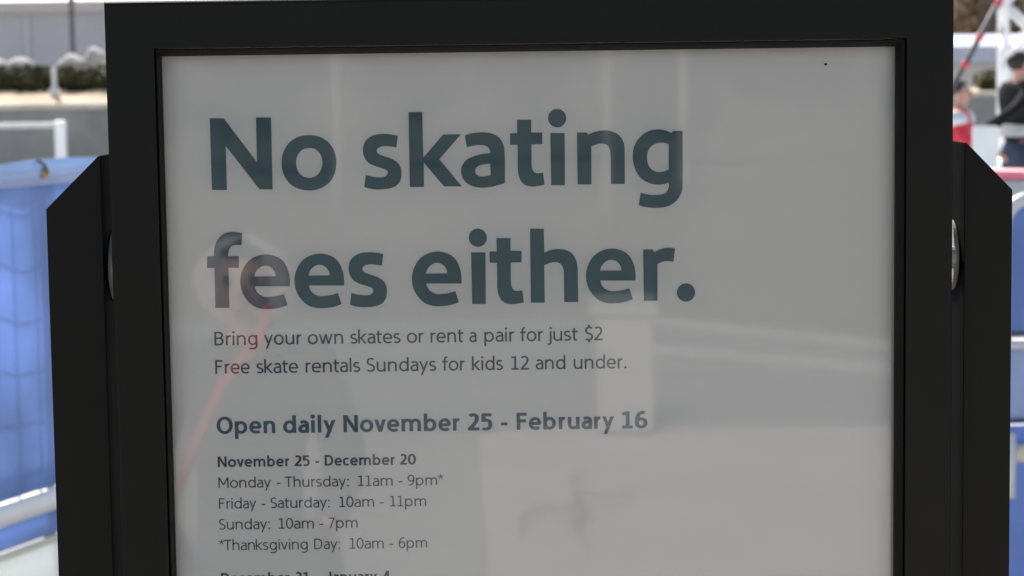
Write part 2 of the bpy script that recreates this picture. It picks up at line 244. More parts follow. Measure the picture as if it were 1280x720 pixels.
def stroke_glyph(ch, w, h):
    b = (w - 11) * .75
    Wd = max(WID[ch] + b, w)
    if ch in ':.': Wd = w * 1.15
    if ch == 'm': Wd += b * .8
    p = Pen(w, h, Wd); V, H, D, P = p.V, p.H, p.D, p.P; A = 104
    if ch == 'o': p.oval(-1.5, 74)
    elif ch == 'O': p.oval(-1.5, 101.5)
    elif ch == '0': p.oval(-1.5, 101.5)
    elif ch == 'n': V(0, 0, 72.5); p.arch(0, 1)
    elif ch == 'h': V(0, 0, A); p.arch(0, 1)
    elif ch == 'm': V(0, 0, 72.5); p.arch(0, .5); p.arch(.5, 1)
    elif ch == 'u': V(1, 0, 72.5); V(0, 27, 72.5); P((0, 28), ((0, 9), (.16, -1.5), (.46, -1.5)), ((.76, -1.5), (.95, 10), (1, 25)))
    elif ch == 'r': V(0, 0, 72.5); P((0, 45), ((.12, 64), (.5, 76), (1.15, 72)))
    elif ch in 'bp': V(0, 0 if ch == 'b' else -31, A if ch == 'b' else 72.5); p.oval(-1.5, 74)
    elif ch == 'd': V(1, 0, A); p.oval(-1.5, 74)
    elif ch == 'g':
        V(1, -6, 72.5); p.oval(-1.5, 74); P((1, -4), ((1, -24), (.78, -33), (.45, -33)), ((.3, -33), (.18, -32), (.06, -28)), T=(-33, 74))
    elif ch == 'a':
        V(1, 0, 46); P((.08, 67), ((.25, 73), (.4, 74), (.5, 74)), ((.85, 74), (1, 64), (1, 45)))
        P((1, 45), ((.6, 45), (0, 43), (0, 20)), ((0, 6), (.18, -1.5), (.42, -1.5)), ((.7, -1.5), (.88, 4), (1, 10)))
    elif ch == 'e':
        H(p.w * .5, Wd - w * .3, 36); P((1, 33), ((1, 60), (.82, 74), (.52, 74)), ((.2, 74), (0, 58), (0, 36)), ((0, 12), (.2, -1.5), (.56, -1.5)), ((.74, -1.5), (.86, 1), (.96, 6)))
    elif ch == 'c':
        P((1, 68), ((.85, 73), (.72, 74), (.6, 74)), ((.22, 74), (0, 58), (0, 36)), ((0, 12), (.22, -1.5), (.6, -1.5)), ((.75, -1.5), (.88, 1), (1, 5)))
    elif ch in 'sS$':
        t = 74 if ch == 's' else 101.5
        y = lambda v: -1.5 + (v + 1.5) / 75.5 * (t + 1.5)
        P((.92, y(68)), ((.76, y(73)), (.66, y(74)), (.52, y(74))), ((.2, y(74)), (.02, y(66)), (.02, y(54))), ((.02, y(42)), (.25, y(40)), (.5, y(36.5))),
          ((.8, y(32)), (1, y(29)), (1, y(18))), ((1, y(5)), (.75, y(-1.5)), (.45, y(-1.5))), ((.28, y(-1.5)), (.14, y(.5)), (0, y(5))), T=(-1.5, t))
        if ch == '$': V(.5, 98, 114); V(.5, -14, 2)
    elif ch == 't':
        V(.3, 22, 92); H(0, Wd, 72.5 - h / 2); P((.3, 24), ((.3, 6), (.42, -1.5), (.66, -1.5)), ((.8, -1.5), (.9, 0), (1, 3)))
    elif ch == 'f':
        V(.38, 0, 80); H(0, Wd * .93, 72.5 - h / 2); P((.38, 78), ((.38, 94), (.5, 105), (.76, 105)), ((.86, 105), (.94, 104), (1, 102)), T=(0, 105))
    elif ch == 'i': V(0, 0, 72.5); p.dot(Wd / 2, 95, w * .64)
    elif ch == 'l': V(0, 0, A)
    elif ch == 'j': V(1, -10, 72.5); p.dot(p.mx(1), 95, w * .64); P((1, -8), ((1, -24), (.75, -31), (0, -30)), T=(-31, 74))
    elif ch == 'k':
        V(0, 0, A); x = w * 1.15; D(x + .1 * w, 36, Wd - w * .65, 72.5); D(x + .3 * w, 40, Wd - w * .6, 0)
    elif ch == 'v': D(w * .6, 72.5, Wd / 2, 0); D(Wd - w * .6, 72.5, Wd / 2, 0)
    elif ch == 'y': D(w * .6, 72.5, Wd * .53, 2); D(Wd - w * .6, 72.5, Wd * .27, -31)
    elif ch == 'w':
        for a_, b_ in ((0, .27), (.5, .27), (.5, .73), (1, .73)): D(w * .6 + a_ * (Wd - 1.2 * w), 72.5, w * .6 + b_ * (Wd - 1.2 * w), 0)
    elif ch == 'N': V(0, 0, 100); V(1, 0, 100); D(w * .55, 100, Wd - w * .55, 0)
    elif ch == 'M': V(0, 0, 100); V(1, 0, 100); D(w * .55, 100, Wd / 2, 28); D(Wd - w * .55, 100, Wd / 2, 28)
    elif ch == 'B':
        V(0, 0, 100); P((0, 100), ((.45, 100),), ((.8, 100), (.93, 91), (.93, 77)), ((.93, 61), (.76, 53), (.5, 53)), ((0, 53),), T=(0, 100))
        P((.45, 53), ((.85, 53), (1, 44), (1, 28)), ((1, 8), (.8, 0), (.5, 0)), ((0, 0),), T=(0, 100))
    elif ch == 'D': V(0, 0, 100); P((0, 100), ((.36, 100),), ((.8, 100), (1, 80), (1, 50)), ((1, 20), (.8, 0), (.36, 0)), ((0, 0),), T=(0, 100))
    elif ch == 'F': V(0, 0, 100); H(w * .5, Wd, 100 - h / 2); H(w * .5, Wd * .9, 53)
    elif ch == 'T': V(.5, 0, 100 - h * .5); H(0, Wd, 100 - h / 2)
    elif ch == 'J': V(1, 24, 100); P((1, 26), ((1, 6), (.8, -1.5), (.4, -1.5)), ((.2, -1.5), (.1, 0), (-.1, 3)), T=(-1.5, 100))
    elif ch == '1': V(.55, 0, 100); H(0, Wd, h / 2); H(Wd * .02, p.mx(.55), 100 - h * .75)
    elif ch == '2':
        P((.03, 91), ((.15, 98), (.3, 101.5), (.48, 101.5)), ((.8, 101.5), (.95, 90), (.95, 74)), ((.95, 56), (.74, 42), (.06, 6)), T=(-1.5, 101.5)); H(0, Wd, h / 2)
    elif ch == '5':
        H(Wd * .1, Wd * .93, 100 - h / 2); V(.1, 50, 100 - h * .5); P((.1, 58), ((.25, 61), (.38, 61.5), (.48, 61.5)), ((.82, 61.5), (1, 50), (1, 31)), ((1, 10), (.8, -1.5), (.42, -1.5)), ((.25, -1.5), (.1, 0), (0, 4)), T=(-1.5, 101))
    elif ch == '6': p.oval(-1.5, 64); P((.92, 99), ((.7, 102), (.6, 101.5), (.55, 101)), ((.15, 96), (0, 66), (0, 31)), T=(-1.5, 101.5))
    elif ch == '9': p.oval(36, 101.5); P((.08, 1), ((.3, -2), (.4, -1.5), (.45, -1)), ((.85, 4), (1, 34), (1, 69)), T=(-1.5, 101.5))
    elif ch == '7': H(0, Wd, 100 - h / 2); D(Wd - w * .6, 100 - h * .5, Wd * .28, 0)
    elif ch == '4': V(.78, 0, 100); H(0, Wd, 25); D(p.mx(.78) - w * .1, 100, w * .55, 25)
    elif ch == '-': H(0, Wd, 36)
    elif ch == ':': p.dot(Wd / 2, w * .6, w * .66); p.dot(Wd / 2, 64, w * .66)
    elif ch == '.': p.dot(Wd / 2, w * .6, w * .66)
    elif ch == '*':
        for k in range(5):
            a = math.pi / 2 + k * math.pi * .4; cx, cy = Wd / 2, 80; dx, dy = math.cos(a), math.sin(a); t = w * .32
            p.q.append([[(cx - dy * t, cy + dx * t), (cx + dy * t, cy - dx * t), (cx + dx * 25 + dy * t, cy + dy * 25 - dx * t), (cx + dx * 25 - dy * t, cy + dy * 25 + dx * t)]])
    return Wd, p.q
def bearing(ch): return 3.5 if ch in ROUND else (1.0 if ch in DIAG else 8.0)

TEXT_Y = 1.676
def headline(parts, material, name, parent):
    """big lettering: outlines filled flat; parts = (glyph, left x, baseline z) in mm"""
    cu = bpy.data.curves.new(name, 'CURVE'); cu.dimensions = '2D'; cu.fill_mode = 'BOTH'
    for ch, x, z in parts:
        for c in HEAD[ch][1]:
            pts = smooth_loop(c); sp = cu.splines.new('POLY'); sp.points.add(len(pts) - 1); sp.use_cyclic_u = True
            for i, q in enumerate(pts): sp.points[i].co = ((x + q[0]) / 1000, (z + q[1]) / 1000, 0, 1)
    t = bpy.data.objects.new('tmp', cu); COL.objects.link(t)
    dg = bpy.context.evaluated_depsgraph_get(); me = bpy.data.meshes.new_from_object(t.evaluated_get(dg))
    me.transform(Matrix.Translation((0, TEXT_Y - .0006, 0)) @ Matrix.Rotation(R(90), 4, 'X')); me.name = name
    bpy.data.objects.remove(t)
    me.materials.clear()
    return link(name, me, material, parent)
def text_line(z0, words, cap, w, h, material, name, parent):
    bm = bmesh.new(); k = cap / 100
    for tx, x0, x1 in words:
        items = []; x = 0
        for i, ch in enumerate(tx):
            Wd, q = stroke_glyph(ch, w, h)
            if i: x += {'r': 1.0, 'f': .5, 't': 2.0}.get(tx[i - 1], bearing(tx[i - 1])) + bearing(ch)
            items.append((x, q)); x += Wd
        sx = (x1 - x0 - .3) / x
        lim = max(k * .85, min(k * 1.15, sx)); xo = x0 + .15 if abs(lim - sx) < 1e-9 else x0 + .15 + ((x1 - x0 - .3) - x * lim) / 2
        n = 0
        for gx, q in items:
            for strip in q:
                n += 1
                for quad in strip:
                    vs = [bm.verts.new(((xo + (gx + a) * lim) / 1000, TEXT_Y - .0004 - .000012 * (n % 9), (z0 + b * k) / 1000)) for a, b in quad]
                    try: bm.faces.new(vs)
                    except ValueError: pass
    return obj(name, bm, material, parent)
# ================================================================ the setting
def sheet(name, pts, z, material, kind='structure'):
    bm = bmesh.new(); bm.faces.new([bm.verts.new((x, y, z)) for x, y in pts]); o = obj(name, bm, material)
    for p in o.data.polygons:
        if p.normal.z < 0: o.data.flip_normals(); break
    return setp(o, kind=kind)
M_plaza = mat('plaza_concrete', (.64, .58, .55), .85, var=.10, scale=1.3, bump=.4, bscale=60)
M_slab = mat('paving', (.40, .38, .36), .88, var=.14, scale=.9, bump=.4, bscale=60)
M_asph = mat('lane_paving', (.22, .22, .22), .9, var=.12, scale=2.0)
M_kerb = mat('kerb_stone', (.40, .40, .385), .8, var=.08)
M_ice = mat('ice', (.74, .78, .82), .25, var=.05, scale=.8)
M_lawn = mat('winter_lawn', (.085, .09, .05), .95, var=.4, scale=1.5)
sheet('ground', [(-400, -400), (400, -400), (400, 400), (-400, 400)], 0, M_slab)
sheet('plaza', [(-.07, -2.6), (-.07, -1.2), (40, -1.2), (40, -6.0), (.8, -6.42), (.29, -6.62), (-.16, -6.32)], .0045, M_plaza)
# lane behind the camera, at a slant
def slant(x): return -6.55 + .03 * x
sheet('lane', [(-60, -8.6), (60, -5.0), (60, 10), (60, 45.0), (60, 45.1), (-60, -8.5)], -.5, M_asph) if False else None
lane_o = sheet('road', [(-40, -7.8), (40, -5.4), (40, 24.0), (-40, -44.0)], .004, M_asph) if False else sheet('road', [(-40, -6.6), (-.16, -6.32), (.29, -6.62), (.8, -6.42), (40, -6.0), (40, -60), (-40, -60)], .004, M_asph)
def kerb_line(name, x0, y0, x1, y1, wdt, h=.1):
    d = Vector((x1 - x0, y1 - y0)).normalized(); n = Vector((-d.y, d.x)) * wdt / 2
    bm = bmesh.new(); prism(bm, [(x0 + n.x, y0 + n.y), (x1 + n.x, y1 + n.y), (x1 - n.x, y1 - n.y), (x0 - n.x, y0 - n.y)], 'z', .005, h)
    return setp(bev(obj(name, bm, M_kerb), .01), kind='structure')
kerb_line('kerb', .52, -9.34, 3.9, -6.54, .10, .06)
kerb_line('kerb', .58, -10.9, 4.6, -6.44, .10, .06)
sheet('shade_paving', [(-.165, -6.32), (-.075, -2.6), (-7, -2.6), (-40, -2.6), (-40, -6.9)], .008, mat('shade_paving_tone', (.36, .345, .335), .9, var=.1, scale=1.5))  # shade on the left of the ground, painted as a darker paving tone
sheet('lawn', [(-399, -11.1), (.5, -11.1), (4.7, -6.5), (399, -6.5), (399, -399), (-399, -399)], .012, M_lawn)
# the rink: ice far side of the blue fence
sheet('ice_rink', [(-1.2, 8), (1.3, 8), (9, 14), (10, 24), (-12, 24), (-4, 14)], .008, M_ice)

M_conc = mat('concrete_wall', (.25, .255, .245), .85, var=.2, scale=1.6, bump=.3, bscale=30)
M_coping = mat('stone_coping', (.55, .50, .43), .85, var=.15, scale=3)
bm = bmesh.new(); box(bm, -16, 16, 25.0, 25.45, 0, 1.33); w = obj('retaining_wall', bm, M_conc)
setp(w, 'long grey concrete retaining wall behind the rink below the hedge', 'wall')
bm = bmesh.new(); box(bm, -16.05, 16.05, 24.95, 25.5, 1.332, 1.40); bev(obj('coping', bm, M_coping, w), .012)
# planting bed on top of the wall
M_soil = mat('planting_bed', (.52, .42, .30), .95, var=.3, scale=1.2)
bm = bmesh.new(); prism(bm, [(25.5, 0), (25.5, 1.385), (26.25, 1.53), (34, 1.55), (34, 0)], 'x', -16, -.5); setp(obj('planting_bed', bm, M_soil), kind='structure')

bm = bmesh.new(); box(bm, -.5, 16, 25.5, 34, 0, 1.38); setp(obj('planting_bed', bm, M_soil), kind='structure')
# hedges: clipped shrubs of many small leaves
M_leaf = mat('hedge_leaf', (.07, .075, .032), .7, var=.5, scale=6, col2=(.15, .145, .065))
M_leaf2 = mat('shrub_leaf', (.09, .085, .03), .7, var=.4, scale=6, col2=(.16, .14, .05))
M_twig = mat('twig', (.10, .075, .05), .9)
def leaves(bm, c, r, n, s, rnd, flat=0.0):
    for _ in range(n):
        while True:
            p = Vector((rnd.uniform(-1, 1), rnd.uniform(-1, 1), rnd.uniform(-1, 1)))
            if .35 < p.length < 1 + .12 * rnd.random(): break
        p = Vector((c[0] + p.x * r[0], c[1] + p.y * r[1], c[2] + p.z * r[2]))
        a = Vector((rnd.gauss(0, 1), rnd.gauss(0, 1), rnd.gauss(0, 1))).normalized(); b = a.orthogonal().normalized(); q = s * rnd.uniform(.6, 1.3)
        v = [bm.verts.new(p + a * q), bm.verts.new(p + b * q * .5), bm.verts.new(p - a * q), bm.verts.new(p - b * q * .5)]
        bm.faces.new(v)
def shrub(x, y, z, rx, ry, h, material, label, group, n=900, seed=1):
    rnd = random.Random(seed); t = empty('hedge_shrub', (x, y, z), label, 'shrub', group)
    bm = bmesh.new()
    for k in range(5):
        leaves(bm, (rnd.uniform(-.5, .5) * rx, rnd.uniform(-.4, .4) * ry, h * rnd.uniform(.45, .62)), (rx * .62, ry * .75, h * .46), n // 5, .045, rnd)
    obj('foliage', bm, material, t)
    bm = bmesh.new()
    for k in range(6): tube(bm, [(rnd.uniform(-.1, .1), rnd.uniform(-.1, .1), -.02), (rnd.uniform(-.6, .6) * rx, rnd.uniform(-.5, .5) * ry, h * .8)], [.015, .006], 5)
    obj('stem', bm, M_twig, t)
    return t
for i, (u, wdt, h, lab) in enumerate([(-12, .5, .31, 'dark clipped shrub at the far left end of the hedge on the wall'), (40, .42, .30, 'dark clipped shrub in the hedge left of the small pale post'),
                                      (108, .36, .28, 'dark low shrub in the hedge right of the small pale post'), (165, .45, .3, 'dark clipped shrub in the hedge hidden mostly behind the sign frame')]):
    X = (u - 640) / 2700 * 26.6
    shrub(X, 26.6, 1.53, wdt, .3, h, M_leaf, lab, 'clipped shrubs of the hedge on the wall', 2600, 10 + i)
shrub(5.88, 26.6, 1.375, .22, .3, .25, M_leaf2, 'olive green round shrub on the wall left of the white truss', None, 1500, 30)
# small pale post in the hedge
M_pale = mat('pale_metal', (.62, .66, .70), .4, var=.06)
bm = bmesh.new(); prism(bm, [(math.cos(i * math.pi / 6) * .032, math.sin(i * math.pi / 6) * .032) for i in range(12)], 'z', 0, .36)
o = obj('bollard_light', bm, M_pale); o.location = ((74 - 640) / 2700 * 26.0, 26.0, 1.48)
setp(o, 'small pale metal post standing in the gap of the hedge', 'post')
bm = bmesh.new(); prism(bm, [(math.cos(i * math.pi / 6) * .055, math.sin(i * math.pi / 6) * .055) for i in range(12)], 'z', -.01, .10); obj('base', bm, M_pale, o)
# pale boulders behind the hedge
M_rock = mat('pale_rock', (.44, .43, .41), .9, var=.2, scale=2.5)
for i, (u, v, rx, rz, lab) in enumerate([(4, 80, .17, .19, 'small white boulder leftmost behind the hedge'), (33, 77, .19, .19, 'white boulder behind the hedge at its left half'),
                                         (98, 80, .2, .2, 'large white boulder behind the hedge at the fence post'), (128, 74, .17, .24, 'tall white boulder behind the hedge beside the sign')]):
    Y = 28.0; rnd = random.Random(50 + i); bm = bmesh.new(); bmesh.ops.create_icosphere(bm, subdivisions=3, radius=1)
    for q in bm.verts:
        q.co = Vector((q.co.x * rx, q.co.y * .3, q.co.z * rz * (1 if q.co.z > 0 else 2.2))) * (1 + .1 * math.sin(q.co.x * 5 + i) * math.cos(q.co.z * 4 + i))
    o = obj('boulder', bm, M_rock, smooth=True); o.location = ((u - 640) / 2700 * Y, Y, 1.6 - (v - 100) / 2700 * Y)
    # the stones rest in the bed
    o.location.z = 1.54 + rz * 1.3
    setp(o, lab, 'boulder', 'white boulders behind the hedge')

# welded mesh fence behind the hedge
M_steel = mat('grey_steel', (.16, .16, .19), .5, metal=.4)
M_wire = mat('fence_wire', (.25, .25, .28), .5, metal=.3)
f = empty('mesh_fence', (-5.4, 30.5, 1.55), 'tall grey welded mesh fence behind the hedge and boulders', 'fence')
bm = bmesh.new(); x = -3.3
while x <= 3.3:
    box(bm, x - .003, x + .003, -.003, .003, 0, 2.6); x += .048
z = .03
while z < 2.6:
    box(bm, -3.3, 3.3, .0031, .007, z - .002, z + .002); z += .06
obj('mesh_panel', bm, M_wire, f)
for px in (-2.95, (98 - 640) / 2700 * 30.5 + 5.4, 2.65):
    bm = bmesh.new(); box(bm, px - .032, px + .032, .012, .075, -.05, 2.66); bev(obj('fence_post', bm, M_steel, f), .006)
# long pale marquee behind the fence
M_tent = mat('marquee_wall', (.55, .57, .64), .6, var=.05, scale=.6)
M_roofc = mat('marquee_roof', (.62, .60, .59), .6, var=.06)
t = empty('marquee', (-11.5, 52, 0), 'long pale blue grey marquee with white roof behind the mesh fence', 'tent')
bm = bmesh.new(); box(bm, -7.5, 7.5, 0, 8, 0, 3.35); obj('tent_wall', bm, M_tent, t)
bm = bmesh.new(); prism(bm, [(-.35, 3.352), (8.35, 3.352), (8.35, 3.6), (4, 5.2), (-.35, 3.6)], 'x', -7.8, 7.8); obj('roof', bm, M_roofc, t)
for i in range(-3, 4):
    bm = bmesh.new(); box(bm, i * 2.4 - .05, i * 2.4 + .05, -.08, -.005, 0, 3.34); obj('tent_pole', bm, M_pale, t)
# second tent, right
t = empty('marquee', (11.5, 48, 0), 'low white marquee with blue grey roof right of the sign', 'tent')
bm = bmesh.new(); box(bm, -5, 5, 0, 6, 0, 1.85); obj('tent_wall', bm, M_roofc, t)
bm = bmesh.new(); prism(bm, [(-.3, 1.852), (6.3, 1.852), (6.3, 2.1), (3, 2.52), (-.3, 2.2)], 'x', -5.2, 5.2); obj('roof', bm, mat('blue_canvas', (.48, .54, .66), .6, var=.06), t)
for i in range(-2, 3):
    bm = bmesh.new(); box(bm, i * 2.2 - .05, i * 2.2 + .05, -.08, -.005, 0, 1.84); obj('tent_pole', bm, M_pale, t)

# leafless wood on the rise behind the right-hand tent
M_bark = mat('bark', (.16, .125, .095), .9, var=.3, scale=3)
M_brown = cloth_mat('winter_crown', (.42, .33, .245), .5, .25, 1.0)
bm = bmesh.new(); prism(bm, [(70, 0), (140, 0), (140, 7), (100, 5.5), (78, 2.5)], 'x', -60, 90)
setp(obj('hill', bm, mat('hillside', (.33, .26, .19), .95, var=.3, scale=.3)), kind='structure')
def bare_tree(name, x, y, z, h, seed, label, group, crown, n=2600, s=.22):
    rnd = random.Random(seed); t = empty(name, (x, y, z), label, 'tree', group)
    bm = bmesh.new(); tube(bm, [(0, 0, -.3), (.1, 0, h * .25), (rnd.uniform(-.2, .2), 0, h * .55), (rnd.uniform(-.4, .4), 0, h * .9)], [h * .028, h * .022, h * .014, h * .004], 7)
    for k in range(16):
        a = rnd.uniform(0, 6.28); z0 = h * rnd.uniform(.2, .7); L = h * rnd.uniform(.2, .38)
        p1 = Vector((math.cos(a) * L * .5, math.sin(a) * L * .5, z0 + L * .3)); p2 = Vector((math.cos(a + .3) * L, math.sin(a + .3) * L, z0 + L * .75))
        tube(bm, [(0, 0, z0), p1, p2], [h * .01, h * .006, h * .002], 5)
    obj('trunk', bm, M_bark, t)
    bm = bmesh.new()
    for k in range(14):
        a = rnd.uniform(0, 6.28); q = rnd.uniform(.05, .3) * h
        leaves(bm, (math.cos(a) * q, math.sin(a) * q, h * rnd.uniform(.3, .85)), (h * .16, h * .16, h * .14), n // 14, s, rnd)
    obj('crown', bm, crown, t); return t
labs = ['brown leafless tree nearest the frame of the sign on the far rise', 'brown leafless tree in the middle of the far wood', 'brown leafless tree behind the white truss on the far rise', 'tall brown tree at the right end of the far wood']
for i, (x, y, h) in enumerate([(15.2, 74, 9), (17.6, 76, 10), (20.4, 73, 9.5), (23.5, 77, 11)]):
    bare_tree('winter_tree', x, y, 0 if y < 78 else 2, h, 70 + i, labs[i], 'bare trees on the far rise', M_brown, 3600, .20)
# dark evergreens added behind the camera so the glass mirrors no bright sky
M_ever = mat('evergreen_crown', (.03, .04, .022), .8, var=.4, scale=1, col2=(.06, .07, .035))
for i in range(15):
    x = -17 + i * 2.5
    bare_tree('added_evergreen', x, -34 - (i * 7 % 5) * 1.2, 0, 3.3 + (i * 5 % 4) * .3, 90 + i, 'low dark evergreen tree added across the lawn to keep sky out of the glass', 'added evergreen trees across the lawn', M_ever, 1500, .2)

# unseen lamp posts, added to mirror as light streaks high in the glass
M_streak = mat('streak_post_paint', (.26, .235, .23), .45, var=.05)
def streak_post(x, y, label):
    t = empty('streak_post', (x, y, 0), label, 'lamp', 'lamp posts added for light streaks in the glass')
    bm = bmesh.new(); tube(bm, [(0, 0, 0), (0, 0, .5), (0, 0, .52), (0, 0, 4.2)], [.10, .09, .06, .05], 12); obj('pole', bm, M_streak, t, True)
    bm = bmesh.new(); tube(bm, [(0, 0, 4.2), (0, 0, 4.3), (0, 0, 4.75), (0, 0, 4.85)], [.1, .2, .26, .1], 12); obj('lamp_shade', bm, M_streak, t, True)
for u, lab in ((425, 'lamp post added for a light streak in the glass, farthest left on the lawn'), (762, 'lamp post added for a light streak in the glass, middle of three'), (856, 'lamp post added for a light streak in the glass, farthest right on the lawn')):
    d = 26.0; streak_post((u - 640) / 2700 * d, 3.35 - d, lab)

# white utility cabinet and a branch added for shadow lines behind the camera
M_cab = mat('cabinet_paint', (.47, .47, .46), .5, var=.05)
t = empty('utility_cabinet', (.50, -6.35, 0), 'white utility cabinet with sloped lid standing on the paving behind the viewer', 'cabinet')
bm = bmesh.new(); prism(bm, [(-.13, 0), (.12, 0), (.12, .56), (-.13, .52)], 'x', -.13, .13) if False else box(bm, -.125, .125, -.13, .13, .03, .55)
bev(obj('cabinet_body', bm, M_cab, t), .008)
bm = bmesh.new(); prism(bm, [(-.155, .552), (.155, .552), (.155, .58), (-.155, .62)], 'x', -.15, .15); bev(obj('lid', bm, M_cab, t), .006)
bm = bmesh.new(); box(bm, -.11, .11, -.115, .115, 0, .03); obj('plinth', bm, M_steel, t)
bm = bmesh.new(); tube(bm, [(.10, .06, .03), (.05, .0, .05), (.0, 0, .05), (-.1, -.02, .05), (-.16, .1, .04), (-.17, .28, .02)], [.010, .011, .012, .014, .010, .005], 7)
tube(bm, [(.02, 0, .05), (.04, -.25, .06), (.03, -.6, .05), (.1, -.8, .03)], [.011, .010, .008, .004], 7)
tube(bm, [(.04, -.25, .06), (.16, -.2, .05), (.26, -.33, .03)], [.012, .009, .005], 7)
tube(bm, [(.05, .0, .05), (.02, .25, .045), (.06, .5, .02)], [.014, .015, .006], 7)
o = obj('shadow_branch', bm, mat('shadow_branch_tone', (.30, .28, .265), .9, var=.2, scale=12), smooth=True); o.location = (.19, -4.4, 0); setp(o, 'branch shape added for dark shadow lines on the paving behind the viewer', 'branch')
# ================================================================ the sign
M_blk = powder_mat('black_powder_coat', (.0086, .0088, .0080))
M_gasket = mat('black_gasket', (.0065, .0065, .006), .6, var=.1, spec=.12)
M_paper = mat('printed_paper', (.81, .80, .78), .8, var=.02, scale=2.0, spec=.1)
M_ink = mat('slate_ink', (.080, .145, .185), .75, var=.08, scale=6, spec=.1)
M_ink2 = mat('grey_ink', (.075, .100, .130), .75, var=.08, scale=6, spec=.1)
M_galv = powder_mat('galvanised_disc', (.36, .36, .345), .10, .45)
sign = empty('information_sign', (.016, 1.70, 0), 'black framed sign about skating fees standing between two steel posts', 'sign')
def part(name, bm, material, parent=None, smooth=False):
    o = obj(name, bm, material, parent, smooth)
    if parent is sign:
        o.matrix_parent_inverse = Matrix.Translation(-sign.location)
    return o
XL, XR, ZT, ZB = -.2662, .2962, 1.6216, .905         # clear opening
YF = 1.652                                           # front of the frame
def at(v, c, y): return c + (v - c) * y / 1.676
def ring(x0, x1, z0, z1, y): return [(x0, y, z0), (x1, y, z0), (x1, y, z1), (x0, y, z1)]
def rings_mesh(rs):
    bm = bmesh.new(); V = [[bm.verts.new(p) for p in r] for r in rs]
    for a, b in zip(V, V[1:]):
        for i in range(4): bm.faces.new((a[i], a[(i + 1) % 4], b[(i + 1) % 4], b[i]))
    return bm
lx0, lx1, lz1, lz0 = at(-.2738, 0, YF), at(.3072, 0, YF), at(1.6282, 1.6, YF), .893
ox0, ox1, oz1, oz0 = at(-.3115, 0, YF), at(.3436, 0, YF), at(1.6640, 1.6, YF), .855
YB = 1.725
def rr(x0, x1, z0, z1, y): return ring(x0, x1, z0, z1, y)
bm = rings_mesh([rr(lx0, lx1, lz0, lz1, 1.6665), rr(lx0, lx1, lz0, lz1, YF + .0005), rr(lx0 - .0007, lx1 + .0007, lz0 - .0007, lz1 + .0007, YF),
                 rr(ox0 + .003, ox1 - .003, oz0 + .003, oz1 - .003, YF), rr(ox0 + .0009, ox1 - .0009, oz0 + .0009, oz1 - .0009, YF + .0009), rr(ox0, ox1, oz0, oz1, YF + .003),
                 rr(ox0, ox1, oz0, oz1, YB), rr(ox0 + .01, ox1 - .01, oz0 + .01, oz1 - .01, YB + .002)])
bm.faces.new([v for v in bm.verts if abs(v.co.y - (YB + .002)) < 1e-6])
part('frame', bm, M_blk, sign)
# rounded bezel strip between frame and print, a hairline gap round it
g = .0009
bz = [(lx0 + g, lx1 - g, lz0 + g, lz1 - g, 1.6664), (lx0 + g, lx1 - g, lz0 + g, lz1 - g, YF + .0022), (lx0 + g + .0008, lx1 - g - .0008, lz0 + g + .0008, lz1 - g - .0008, YF + .0014)]
for k in range(1, 7):
    a = k / 6; ins = .0008 + (abs(lx0 - XL) - .0012 - g) * a
    ex = (XL - lx0 - g - .0016) * a; er = (lx1 - XR - g - .0016) * a; et = (lz1 - ZT - g - .0016) * a; eb = (ZB - lz0 - g - .0016) * a
    bz.append((lx0 + g + .0008 + ex, lx1 - g - .0008 - er, lz0 + g + .0008 + eb, lz1 - g - .0008 - et, YF + .0014 + .0065 * a ** 1.7))
bz.append((XL, XR, ZB, ZT, YF + .0100)); bz.append((XL, XR, ZB, ZT, 1.6668))
part('bezel', rings_mesh([rr(*q) for q in bz]), M_gasket, sign)
bm = bmesh.new(); box(bm, XL - .012, XR + .012, TEXT_Y, TEXT_Y + .002, ZB - .012, ZT + .012); paper = part('poster', bm, M_paper, sign)
bm = bmesh.new(); bm.faces.new([bm.verts.new(p) for p in rr(XL - .004, XR + .004, ZB - .004, ZT + .004, 1.6702)]); part('glass_pane', bm, glass_mat(), sign)
bm = bmesh.new(); box(bm, XL - .02, XR + .02, TEXT_Y + .004, TEXT_Y + .007, ZB - .02, ZT + .02); part('backing_board', bm, M_gasket, sign)
def sub(o):      # poster and sub-parts share the world frame of the sheet
    o.matrix_parent_inverse = Matrix.Identity(4); return o
headline([('N', -231.9, 1518), ('o', -177.2, 1518.1), ('s', -114, 1518.2), ('k', -78.2, 1518.3), ('a', -38.3, 1518.3), ('t', .1, 1518.4), ('i', 29.7, 1518.6), ('n', 51.9, 1518.7), ('g', 94.9, 1518.8)], M_ink, 'headline', paper)
headline([('f', -237.1, 1426.1), ('e', -211.4, 1426.2), ('e', -169.2, 1426.3), ('s', -127, 1426.5), ('e', -77.7, 1426.6), ('i', -33, 1426.8), ('t', -17.1, 1426.9), ('h', 14.6, 1427), ('e', 57.9, 1427.1), ('r', 102.5, 1427.2), ('.', 128.5, 1427.6)], M_ink, 'headline', paper)
for ln, cap, w, h, mt in ((R1, 10.7, 12.6, 11.6, M_ink2), (R2, 10.7, 12.6, 11.6, M_ink2), (B1, 13.45, 20.3, 17.3, M_ink), (B2, 8.45, 19.5, 17, M_ink2),
                          (L1, 8.4, 11.4, 10.8, M_ink2), (L2, 8.4, 11.4, 10.8, M_ink2), (L3, 8.4, 11, 10.4, M_ink2), (L4, 8.4, 10.4, 9.6, M_ink2), (B3, 8.45, 19.5, 17, M_ink2)):
    text_line(ln[0], ln[1], cap, w, h, mt, 'text_line', paper)
# specks of dirt
bm = bmesh.new(); blob(bm, (.2444, 1.6755, 1.6088), (.0013, .0003, .0009), 8, 6); pass
obj('dirt_speck', bm, M_gasket, paper)

